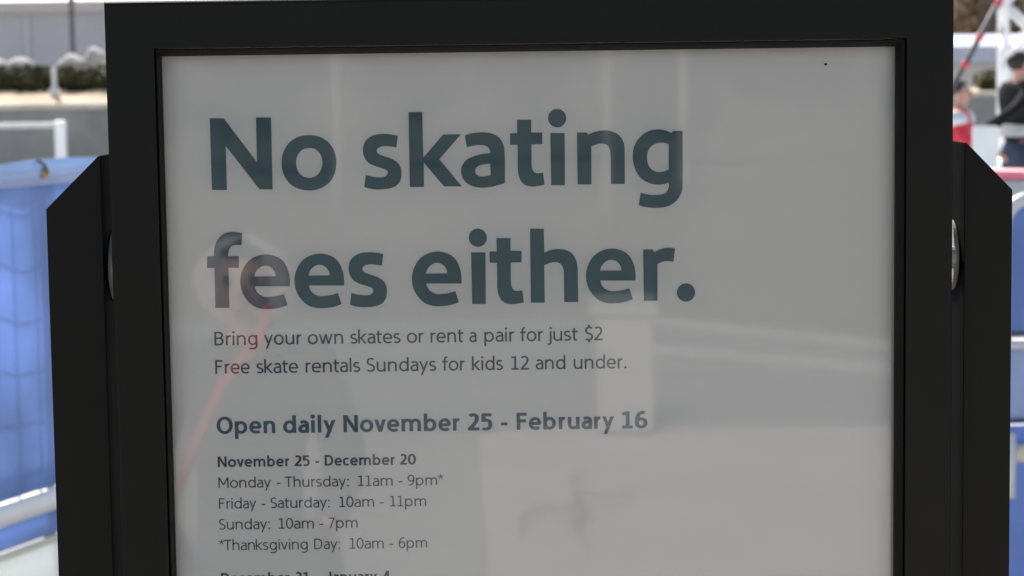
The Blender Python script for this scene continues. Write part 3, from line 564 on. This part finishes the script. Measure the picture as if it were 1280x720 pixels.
def post(xi, xo, zflat, zlow, s):
    bm = bmesh.new(); y0, y1 = 1.700, 1.772
    prism(bm, [(xi, 0.012), (xi, zflat), (xi - s * .0012, zflat + .001) if False else (xi + s * .0015, zflat), (xo, zlow), (xo, 0.012)], 'y', y0, y1)
    p = bev(part('post', bm, M_blk, sign), .0012, 3)
    bm = bmesh.new(); cx = (xi + xo) / 2; box(bm, cx - .07, cx + .07, 1.66, 1.81, 0, .0115); obj('base_plate', bm, M_blk, p)
    # pivot disc on the inner face, its spindle into the frame
    bm = bmesh.new(); cy, cz, r = 1.744, 1.4545, .0287
    ringp = [(cy + r * math.cos(i * math.pi / 24), cz + r * math.sin(i * math.pi / 24)) for i in range(48)]
    prism(bm, ringp, 'x', xi - s * .0002, xi - s * .0042)
    bev(obj('pivot_disc', bm, M_galv, p), .0009, 3)
    bm = bmesh.new(); prism(bm, [(1.738 - .02 + .009 * math.cos(i * math.pi / 8), cz + .009 * math.sin(i * math.pi / 8)) for i in range(16)], 'x', xi - s * .0042, (ox0 if s < 0 else ox1) + s * .0003)
    obj('spindle', bm, M_galv, p)
post(-.3222, -.3662, 1.5450, 1.5036, -1)
post(.3573, .3952, 1.5462, 1.5086, 1)

# ================================================================ rink fences with blue tarpaulin
M_white = mat('white_rail', (.88, .88, .86), .4, var=.03)
M_blue = cloth_mat('blue_tarpaulin', (.32, .45, .75), .55, .16, 3.2)
M_hem = cloth_mat('tarpaulin_hem', (.48, .64, .88), .35, .06)
M_thread = mat('white_thread', (.75, .78, .85), .8)
M_brass = mat('brass', (.55, .40, .16), .35, metal=.8)
M_dark = mat('dark_cord', (.05, .06, .07), .7)
M_board = cloth_mat('white_board', (.84, .87, .86), .5, .04)
M_cream = mat('cream_trim', (.78, .74, .60), .5, var=.05)
def ribbon(path, z0, z1, amp, freq, seed, nx=320, nz=10, off=0.0, thick=.004):
    """cloth hung along a path (list of xy) with soft vertical folds; returned as a thin solid"""
    rnd = random.Random(seed); ph = [rnd.uniform(0, 6.28) for _ in range(6)]
    P = [Vector(p) for p in path]; L = [0]
    for a, b in zip(P, P[1:]): L.append(L[-1] + (b - a).length)
    def pos(t):
        d = t * L[-1]
        for i in range(len(P) - 1):
            if d <= L[i + 1] + 1e-9:
                k = (d - L[i]) / (L[i + 1] - L[i]); q = P[i].lerp(P[i + 1], k); tg = (P[i + 1] - P[i]).normalized(); return q, Vector((tg.y, -tg.x)), d
        return P[-1], Vector((1, 0)), L[-1]
    bm = bmesh.new(); grid = []
    for s in (0, 1):
        G = []
        for i in range(nx + 1):
            q, n, d = pos(i / nx); row = []
            for j in range(nz + 1):
                v = j / nz; env = .25 + .75 * math.sin(math.pi * (1 - v) ** .8) if nz > 2 else .25
                o = amp * env * (math.sin(d * freq + ph[0] + .6 * math.sin(v * 3 + ph[1])) + .6 * math.sin(d * freq * 2.3 + ph[2] + v * 1.5) + .35 * math.sin(d * freq * 4.1 + ph[3] - v * 2))
                zz = z0 + (z1 - z0) * v + (.006 * math.sin(d * 6.5 + ph[4]) if v > .98 else 0)
                c = q + n * (o + off + (thick if s else 0)); row.append(bm.verts.new((c.x, c.y, zz)))
            G.append(row)
        grid.append(G)
    A, B = grid
    for i in range(nx):
        for j in range(nz):
            bm.faces.new((A[i][j], A[i + 1][j], A[i + 1][j + 1], A[i][j + 1])); bm.faces.new((B[i][j], B[i][j + 1], B[i + 1][j + 1], B[i + 1][j]))
        bm.faces.new((A[i][0], B[i][0], B[i + 1][0], A[i + 1][0])); bm.faces.new((A[i][nz], A[i + 1][nz], B[i + 1][nz], B[i][nz]))
    for i in (0, nx):
        for j in range(nz): bm.faces.new((A[i][j], A[i][j + 1], B[i][j + 1], B[i][j]))
    return bm
def along(path, t):
    P = [Vector(p) for p in path]; L = sum((b - a).length for a, b in zip(P, P[1:])); d = t * L
    for a, b in zip(P, P[1:]):
        if d <= (b - a).length + 1e-9: return a.lerp(b, d / (b - a).length)
        d -= (b - a).length
    return P[-1]
PL = [(-2.75, 3.55), (-2.3, 4.15), (-1.95, 4.7), (-1.77, 5.1), (-1.59, 5.55), (-1.422, 6.0), (-1.324, 6.26), (-1.232, 6.58), (-1.10, 7.2), (-1.0, 8.2), (-1.0, 10.0), (-.85, 11.2), (-.35, 12.4), (.75, 13.1)]
def p3(path, z, off=0.0, n=110):
    o = []
    for i in range(n + 1):
        q = along(path, i / n); a = along(path, max(0, i / n - .01)); b = along(path, min(1, i / n + .01)); t = (b - a).normalized()
        o.append((q.x + t.y * off, q.y - t.x * off, z))
    return o
ft = empty('rink_fence', (-1.40, 6.0, 0), 'white railed rink fence hung with blue tarpaulin left of the sign', 'fence')
def fpart(name, bm, mt, sm=False, par=None):
    o = obj(name, bm, mt, par or ft, sm)
    if par is None: o.matrix_parent_inverse = Matrix.Translation(-ft.location)
    return o
zt, zb = 1.375, .445
tarp = fpart('tarpaulin', ribbon(PL, zb, zt, .015, 9.0, 3), M_blue, True)
hem = fpart('hem', ribbon(PL, zt - .055, zt + .012, .004, 9.0, 4, 320, 2, off=.012), M_hem, True, tarp)
for zz in (zt - .022, zt - .042, zt - .052):
    bm = bmesh.new(); tube(bm, p3(PL, zz, .0195), .0016, 5); fpart('stitching', bm, M_thread, True, tarp)
bm = bmesh.new(); tube(bm, p3(PL, .405, .0), .034, 10); fpart('bottom_rail', bm, M_white, True)
bm = bmesh.new(); tube(bm, p3(PL, zt - .03, -.03), .017, 8); fpart('top_rail', bm, M_steel, True)
bm = bmesh.new()
for zz in [zb + .09 + .15 * i for i in range(6)]: tube(bm, p3(PL, zz, -.022), .0042, 4)
n = 98
for i in range(n): q = along(PL, (i + .5) / n); tube(bm, [(q.x - .02, q.y, .43), (q.x - .02, q.y, zt - .03)], .0042, 4)
fpart('mesh_wires', bm, M_steel)
for i in range(8):
    q = along(PL, .01 + i * .14); bm = bmesh.new(); tube(bm, [(q.x - .05, q.y, 0), (q.x - .05, q.y, zt - .02)], .019, 8); fpart('fence_post', bm, M_steel, True)
# kick board and white barrier below the rail
fpart('kick_strip', ribbon(PL, .30, .372, .002, 7, 5, 200, 2, off=-.01), M_blue, True)
bm = bmesh.new(); tube(bm, p3(PL, .292, .015), .011, 8); fpart('trim', bm, M_cream, True)
fpart('skirt_board', ribbon(PL, .006, .283, .003, 5, 6, 200, 4, off=.0, thick=.02), M_board, True)
# grommets with cord ties: the one beside the sign and its neighbours along the hem
for k, tv in enumerate((.16, .262, .36, .43, .50, .57, .64)):
    if k == 1:
        q = Vector((-1.405 + .07 * (.0), 6.0)); bestt = min(range(1000), key=lambda i: abs(math.atan2(along(PL, i / 1000).x, along(PL, i / 1000).y) - math.atan2(52 - 640, 2700))); tv = bestt / 1000
    q = along(PL, tv); a = along(PL, tv - .005); b = along(PL, tv + .005); tg = (b - a).normalized(); nrm = Vector((tg.y, -tg.x))
    c = Vector((q.x + nrm.x * .022, q.y + nrm.y * .022, zt - .020))
    pts = []
    for i in range(16):
        an = i * math.pi / 8; pts.append(c + Vector((tg.x * math.cos(an), tg.y * math.cos(an), math.sin(an) * 1.0)) * .013)
    bm = bmesh.new(); tube(bm, pts, .0055, 6, True); gr = fpart('grommet', bm, M_brass, True, tarp)
    bm = bmesh.new(); tube(bm, [c + Vector((nrm.x * .006, nrm.y * .006, -.002)), c + Vector((nrm.x * .008 - tg.x * .012, nrm.y * .008 - tg.y * .012, .02)), c + Vector((-tg.x * .03, -tg.y * .03, .035)), c + Vector((-nrm.x * .05 - tg.x * .04, -nrm.y * .05 - tg.y * .04, .03))], .004, 6)
    fpart('cord_tie', bm, M_dark, True, tarp)

# right-hand fence: rounded white barrier panel with blue infill
PR = [(1.425, 5.6), (1.40, 6.0), (1.43, 6.5), (1.60, 7.6)]
fr = empty('barrier_fence', (1.45, 6.0, 0), 'white tube barrier with rounded blue panel at right edge behind the sign', 'fence')
def rpart(name, bm, mt, sm=False):
    o = obj(name, bm, mt, fr, sm); o.matrix_parent_inverse = Matrix.Translation(-fr.location); return o
X0, X1, Y = 1.385, 2.9, 6.0
def arch_pts(x0, x1, zb_, zt_, r, y, n=8):
    p = [(x0, y, zb_)]
    for i in range(n + 1):
        a = math.pi - i * math.pi / 2 / n; p.append((x0 + r + r * math.cos(a), y, zt_ - r + r * math.sin(a)))
    for i in range(n + 1):
        a = math.pi / 2 - i * math.pi / 2 / n; p.append((x1 - r + r * math.cos(a), y, zt_ - r + r * math.sin(a)))
    p.append((x1, y, zb_)); return p
ap = arch_pts(X0 + .005, X1, .88, 1.236, .06, Y)
bm = bmesh.new(); prism(bm, [(p[0], p[2]) for p in ap], 'y', Y - .004, Y + .004); rpart('blue_panel', bm, cloth_mat('blue_panel', (.15, .25, .54), .3, .15, 4))
bm = bmesh.new(); tube(bm, arch_pts(X0 - .012, X1 + .02, .87, 1.255, .08, Y), .019, 10); rpart('arched_tube', bm, M_pale, True)
bm = bmesh.new(); tube(bm, [(X0 - .04, Y, .845), (X1 + .04, Y, .845)], .016, 8); rpart('middle_rail', bm, M_pale, True)
bm = bmesh.new(); tube(bm, [(X0 - .04, Y, .876), (X1 + .04, Y, .876)], .007, 8); rpart('dark_cable', bm, M_dark, True)
bm = bmesh.new(); box(bm, X0 - .02, X1 + .02, Y - .003, Y + .003, .62, .828); rpart('grey_blue_panel', bm, cloth_mat('grey_blue_panel', (.36, .44, .64), .35, .1, 4))
bm = bmesh.new(); tube(bm, [(X0 - .03, Y - .02, .632), (X1 + .03, Y - .02, .632)], .006, 6); rpart('dark_cable', bm, M_dark, True)
bm = bmesh.new(); tube(bm, [(X0 - .04, Y - .03, .54), (X1 + .04, Y - .03, .56)], .027, 10); rpart('bottom_rail', bm, M_cream, True)
bm = bmesh.new(); box(bm, X0 - .06, X1 + .02, Y - .003, Y + .003, .02, .615); rpart('lower_panel', bm, cloth_mat('lower_panel', (.20, .32, .64), .35, .1, 4))
for x, z0_, z1_ in ((X0 - .0, .42, .60), (X1, .0, .86)):
    bm = bmesh.new(); tube(bm, [(x, Y - .055, z0_), (x, Y - .055, z1_)], .014, 8); rpart('upright', bm, M_pale, True)
for x in (X0 + .1, X1 - .1):
    bm = bmesh.new(); tube(bm, [(x, Y + .06, 0), (x, Y + .03, .85)], .02, 8); rpart('leg', bm, M_steel, True)

# handrail loop in front of the retaining wall
t = empty('handrail', (-5.3, 24.2, 0), 'white pipe handrail loop in front of the grey retaining wall', 'railing')
xr = (80 - 640) / 2700 * 24.2 + 5.3
bm = bmesh.new(); box(bm, -2.2, xr - .061, -.03, .03, 1.135, 1.195); bev(obj('top_bar', bm, mat('grey_white_pipe', (.60, .60, .57), .5, var=.06), t), .01)
for x in (-2.2, xr):
    bm = bmesh.new(); box(bm, x - .06, x + .06, -.05, .05, 0, 1.215); bev(obj('upright', bm, M_white, t), .01)

# rink boards with the pink cap rail, and the white panel
M_pink = mat('pink_cap', (.75, .17, .24), .4, var=.06)
M_pale2 = mat('pale_boards', (.58, .60, .58), .5, var=.08)
t = empty('rink_boards', (2.9, 12, 0), 'pale rink boards with a curved pink cap rail right of the sign', 'barrier')
pb = [(-.75, .9), (-.5, .6), (-.25, .28), (0, 0), (.3, -.32), (.7, -.6), (1.4, -.9)]
bm = bmesh.new(); tube(bm, [(x, y, 1.035) for x, y in pb], .035, 10); obj('cap_rail', bm, M_pink, t, True)
obj('board_panel', ribbon(pb, .012, 1.0, 0.0, 1, 9, 40, 3, thick=.04), M_pale2, t, True)
t = empty('gate_panel', (3.73, 17, 0), 'tall white gate panel standing before the person in red', 'panel')
bm = bmesh.new(); box(bm, -.10, .105, -.02, .02, .1, 1.19); bev(obj('panel', bm, mat('gate_white', (.66, .70, .71), .5, var=.06), t), .02)
bm = bmesh.new(); tube(bm, [(-.09, .0, .0), (-.09, 0, .1)], .012, 6); obj('foot', bm, M_steel, t)
bm = bmesh.new(); tube(bm, [(.10, .0, .0), (.10, 0, .1)], .012, 6); obj('foot', bm, M_steel, t)

# aluminium truss tower
M_alu = mat('aluminium', (.78, .79, .80), .4, metal=.35, var=.06)
t = empty('truss_tower', (5.17, 22.0, 0), 'white aluminium lattice truss tower at the right edge', 'truss')
bm = bmesh.new(); hw = .165
for sx in (-1, 1):
    for sy in (-1, 1): tube(bm, [(sx * hw, sy * hw, .03), (sx * hw, sy * hw, 5.2)], .026, 8)
obj('chords', bm, M_alu, t, True)
bm = bmesh.new(); k = 0; z = .2
while z < 5.0:
    a = 1 if k % 2 else -1
    for s in (-1, 1):
        tube(bm, [(-a * hw, s * hw, z), (a * hw, s * hw, z + .3)], .027, 6); tube(bm, [(s * hw, -a * hw, z), (s * hw, a * hw, z + .3)], .027, 6)
    z += .3; k += 1
obj('lacing', bm, M_alu, t, True)
bm = bmesh.new(); box(bm, -.35, .35, -.35, .35, 0, .028); obj('base_plate', bm, M_alu, t)
# leaning dark pole with red bands
M_pole = mat('dark_pole', (.07, .07, .085), .5)
M_red = mat('red_paint', (.50, .05, .085), .45, var=.08)
t = empty('leaning_pole', (3.6, 18.5, 0), 'dark pole with red bands leaning to the right of the sign', 'pole')
def lp(v): # point on the pole axis at height z
    return Vector((.408 + (v - 1.908) * .548, 0, v))
bm = bmesh.new(); tube(bm, [lp(.0), lp(1.2), lp(3.4)], [.026, .026, .026], 10); obj('shaft', bm, M_pole, t, True)
for zc in (1.68, 1.908, 2.20, 2.5, 2.8, 3.1):
    bm = bmesh.new(); tube(bm, [lp(zc - .028), lp(zc - .022), lp(zc + .022), lp(zc + .028)], [.027, .033, .033, .027], 10); obj('red_band', bm, M_red, t, True)
# ================================================================ people
def skin(name, joints, edges, material, parent=None, levels=2, roots=(0,), extra=None):
    """one continuous surface grown over a skeleton: joints = [(x, y, z, rx, ry)]"""
    me = bpy.data.meshes.new('skel'); me.from_pydata([j[:3] for j in joints], edges, [])
    t = bpy.data.objects.new('skel', me); COL.objects.link(t)
    t.modifiers.new('skin', 'SKIN'); sb = t.modifiers.new('sub', 'SUBSURF'); sb.levels = sb.render_levels = levels
    if not me.skin_vertices: 
        bpy.context.view_layer.objects.active = t; bpy.ops.mesh.customdata_skin_add()
    for i, j in enumerate(joints):
        sv = me.skin_vertices[0].data[i]; sv.radius = (j[3], j[4] if len(j) > 4 else j[3]); sv.use_root = i in roots
    dg = bpy.context.evaluated_depsgraph_get(); out = bpy.data.meshes.new_from_object(t.evaluated_get(dg)); out.name = name
    bpy.data.objects.remove(t); out.materials.clear()
    if extra:
        bm = bmesh.new(); bm.from_mesh(out); extra(bm); bm.to_mesh(out); bm.free()
    return link(name, out, material, parent, True)
M_skin = mat('skin', (.52, .30, .23), .55, var=.06, scale=20)
M_hair = mat('black_hair', (.018, .015, .014), .6, var=.3, scale=60)
M_sole = mat('dark_shoe', (.02, .02, .022), .6)
M_eye = mat('eye', (.03, .02, .015), .2)
M_lip = mat('lips', (.42, .16, .14), .5)
def make_person(loc, rz, H, label, pose, coat, trouser, hair_kind, coat_len=.0, hat=None):
    """pose: elbow and wrist of each arm and knee/ankle of each leg in units of body height, facing +Y"""
    t = empty('person', loc, label, 'person', rz=rz); s = H
    J = []; E = []
    def j(x, y, z, r, r2=None, link_to=None):
        J.append((x * s, y * s, z * s, r * s, (r2 or r) * s)); i = len(J) - 1
        if link_to is not None: E.append((link_to, i))
        return i
    pel = j(0, 0, .52, .062, .05); sp = j(0, .0, .62, .07, .052, pel); ch = j(0, .0, .73, .082, .055, sp); nk0 = j(0, 0, .82, .045, .04, ch)
    nk = j(0, .004, .855, .031, .031, nk0); h1 = j(0, .012, .895, .042, .05, nk); h2 = j(0, .01, .94, .046, .056, h1); h3 = j(0, .004, .972, .036, .044, h2)
    for sd in ('L', 'R'):
        g = -1 if sd == 'L' else 1; el, wr = pose['arm' + sd]; kn, an = pose['leg' + sd]
        sh = j(g * .108, 0, .805, .036, None, ch); e = j(*el, .025, None, sh); w = j(*wr, .017, None, e)
        d = (Vector(wr) - Vector(el)).normalized(); side = Vector((0, 0, 1)).cross(d); side = side.normalized() if side.length > .1 else Vector((0, 1, 0))
        palm = Vector(wr) + d * .045; pi = j(*palm, .024, .012, w)
        for k, (o, L) in enumerate(((-.018, .045), (-.006, .052), (.006, .049), (.018, .038))):
            a = palm + side * o + d * .028; b = a + d * L * .55; c = b + d * L * .35 + Vector((0, 0, -.014))
            i1 = j(*a, .0075, None, pi); i2 = j(*b, .0066, None, i1); j(*c, .005, None, i2)
        a = palm + side * -.03 - d * .01; b = a + d * .03 - side * .008; i1 = j(*a, .009, None, pi); j(*b, .0065, None, i1)
        hp = j(g * .045, 0, .49, .043, None, pel); k_ = j(*kn, .036, None, hp); a_ = j(*an, .022, None, k_)
        j(an[0], an[1] + .035, .022, .022, .016, a_)
    def face(bm):
        blob(bm, (0, .068 * s, .925 * s), (.011 * s, .014 * s, .017 * s), 8, 6)
        for g in (-1, 1): blob(bm, (g * .05 * s, .0, .925 * s), (.008 * s, .014 * s, .02 * s), 8, 6)
    body = skin('body', J, E, M_skin, t, 2, (0,), face)
    for g in (-1, 1):
        bm = bmesh.new(); blob(bm, (g * .02 * s, .058 * s, .94 * s), .0075 * s, 8, 6); obj('eye', bm, M_eye, t, True)
    bm = bmesh.new(); blob(bm, (0, .061 * s, .897 * s), (.016 * s, .007 * s, .006 * s), 8, 6); obj('mouth', bm, M_lip, t, True)
    # coat: torso and sleeves in one surface
    J, E = [], []
    hem = .50 - coat_len
    a0 = j(0, 0, hem, .104, .084); a1 = j(0, 0, .62, .088, .07, a0); a2 = j(0, 0, .74, .098, .07, a1); a3 = j(0, 0, .835, .052, .05, a2)
    for sd in ('L', 'R'):
        g = -1 if sd == 'L' else 1; el, wr = pose['arm' + sd]
        sh = j(g * .112, 0, .80, .048, None, a2); e = j(*el, .038, None, sh); w = j(*wr, .029, None, e)
    skin('jacket', J, E, coat, t)
    J, E = [], []
    p0 = j(0, 0, .50, .096, .076); j(0, 0, .575, .082, .066, p0)
    for sd in ('L', 'R'):
        g = -1 if sd == 'L' else 1; kn, an = pose['leg' + sd]
        b = j(g * .058, 0, .44, .064, None, p0); c = j(*kn, .047, None, b); j(an[0], an[1], an[2] + .02, .034, None, c)
    skin('trousers', J, E, trouser, t)
    for sd in ('L', 'R'):
        g = -1 if sd == 'L' else 1; kn, an = pose['leg' + sd]; J, E = [], []
        a = j(an[0], an[1] - .02, .03, .03, .026); b = j(an[0], an[1] + .04, .026, .029, .022, a); j(an[0], an[1] + .085, .022, .024, .018, b); j(an[0], an[1] - .012, .075, .028, .03, a)
        skin('shoe', J, E, M_sole, t)
    # hair: a cap over the crown and the back of the head
    bm = bmesh.new(); bmesh.ops.create_uvsphere(bm, u_segments=20, v_segments=14, radius=1)
    for v in bm.verts:
        x, y, z = v.co; k = 1 + .05 * math.sin(9 * x + 5 * z) * math.cos(7 * y)
        if y > .25 and z < .45: y = .25 + (y - .25) * .15
        v.co = Vector((x * .056 * s * k, (y * .066 * k - .006) * s, (.948 + z * (.056 if z > 0 else hair_kind) * k) * s))
    obj('hair', bm, M_hair, t, True)
    return t, s
M_coatblk = mat('black_jacket', (.016, .016, .020), .9, var=.25, scale=14, spec=.15)
M_jeans = mat('navy_jeans', (.025, .035, .07), .85, var=.2, scale=14)
M_redcoat = mat('red_jacket', (.56, .02, .05), .7, var=.12, scale=12)
M_gband = mat('grey_knit', (.42, .43, .42), .9, var=.12, scale=20)
M_patch = mat('pale_grey_cloth', (.55, .58, .60), .85, var=.1, scale=20)
M_glove = mat('blue_white_glove', (.10, .14, .38), .8, var=.3, scale=30, col2=(.7, .73, .8))
legs = dict(legL=((-.055, .02, .28), (-.058, -.01, .05)), legR=((.055, .01, .28), (.06, .0, .05)))
# skater in black: turned away to the right, one arm held back
A, sA = make_person((4.70, 20.0, .01), R(-65), 1.79, 'person in black jacket and navy jeans with grey band at the waist, on the ice', dict(armL=((-.15, .05, .65), (-.15, .16, .58)), armR=((.15, -.14, .70), (.16, -.33, .61)), **legs), M_coatblk, M_jeans, .05)
bm = bmesh.new(); prism(bm, [(math.cos(i * math.pi / 10) * .114 * sA, math.sin(i * math.pi / 10) * .096 * sA) for i in range(20)], 'z', .565 * sA, .625 * sA); bev(obj('waistband', bm, M_gband, A, True), .012)
bm = bmesh.new(); blob(bm, (.164 * sA, -.396 * sA, .575 * sA), (.032 * sA, .07 * sA, .05 * sA), 10, 8); obj('glove', bm, M_glove, A, True)
bm = bmesh.new(); blob(bm, (-.15 * sA, .222 * sA, .54 * sA), (.034 * sA, .068 * sA, .062 * sA), 10, 8); obj('glove', bm, M_glove, A, True)
# child in red at the edge of the sign
B, sB = make_person((3.945, 19.0, .01), R(-112), 1.53, 'person in red jacket with pale shoulder patches half hidden behind the sign', dict(armL=((-.14, .04, .66), (-.10, .16, .60)), armR=((.14, .05, .66), (.08, .17, .60)), **legs), M_redcoat, M_jeans, .04)
for g in (-1, 1):
    bm = bmesh.new(); blob(bm, (g * .118 * sB, .005 * sB, .785 * sB), (.058 * sB, .066 * sB, .05 * sB), 12, 8); obj('shoulder_patch', bm, M_patch, B, True)
# onlooker behind the viewer, seen only as a reflection: pale fluffy hood, red lanyard strap
M_fluff = mat('pale_fleece', (.43, .37, .36), .95, var=.15, scale=30, bump=.8, bscale=60)
M_coatdk = mat('charcoal_coat', (.05, .045, .055), .85, var=.15, scale=10)
K, sK = make_person((-.545, -1.05, 0), R(0), 1.285, 'person in charcoal coat with pale fleece hood and red scarf behind the viewer', dict(armL=((-.16, .03, .64), (-.13, .13, .56)), armR=((.16, .03, .64), (.13, .13, .56)), **legs), M_coatdk, M_jeans, .05, .06)
bm = bmesh.new(); bmesh.ops.create_uvsphere(bm, u_segments=24, v_segments=16, radius=1)
for v in bm.verts:
    x, y, z = v.co; k = 1 + .06 * math.sin(11 * x) * math.sin(9 * z + 3 * y)
    if y > .5: y = .5 - (y - .5) * .3
    v.co = Vector((x * .083 * sK * k, (y * .078 * k - .012) * sK, (.928 + z * .078 * k) * sK))
obj('hood', bm, M_fluff, K, True)
bm = bmesh.new(); tube(bm, [(.045 * sK, .07 * sK, .90 * sK), (.03 * sK, .088 * sK, .845 * sK), (-.02 * sK, .10 * sK, .79 * sK), (-.06 * sK, .115 * sK, .71 * sK), (-.105 * sK, .12 * sK, .60 * sK)], [.009 * sK, .010 * sK, .010 * sK, .009 * sK, .008 * sK], 8)
obj('scarf', bm, mat('scarf_red', (.52, .08, .075), .8, var=.1, scale=30), K, True)
for g in (-1, 1):
    bm = bmesh.new(); blob(bm, (g * .113 * sK, .19 * sK, .514 * sK), (.05 * sK, .078 * sK, .075 * sK), 12, 8); obj('glove', bm, M_coatdk, K, True)
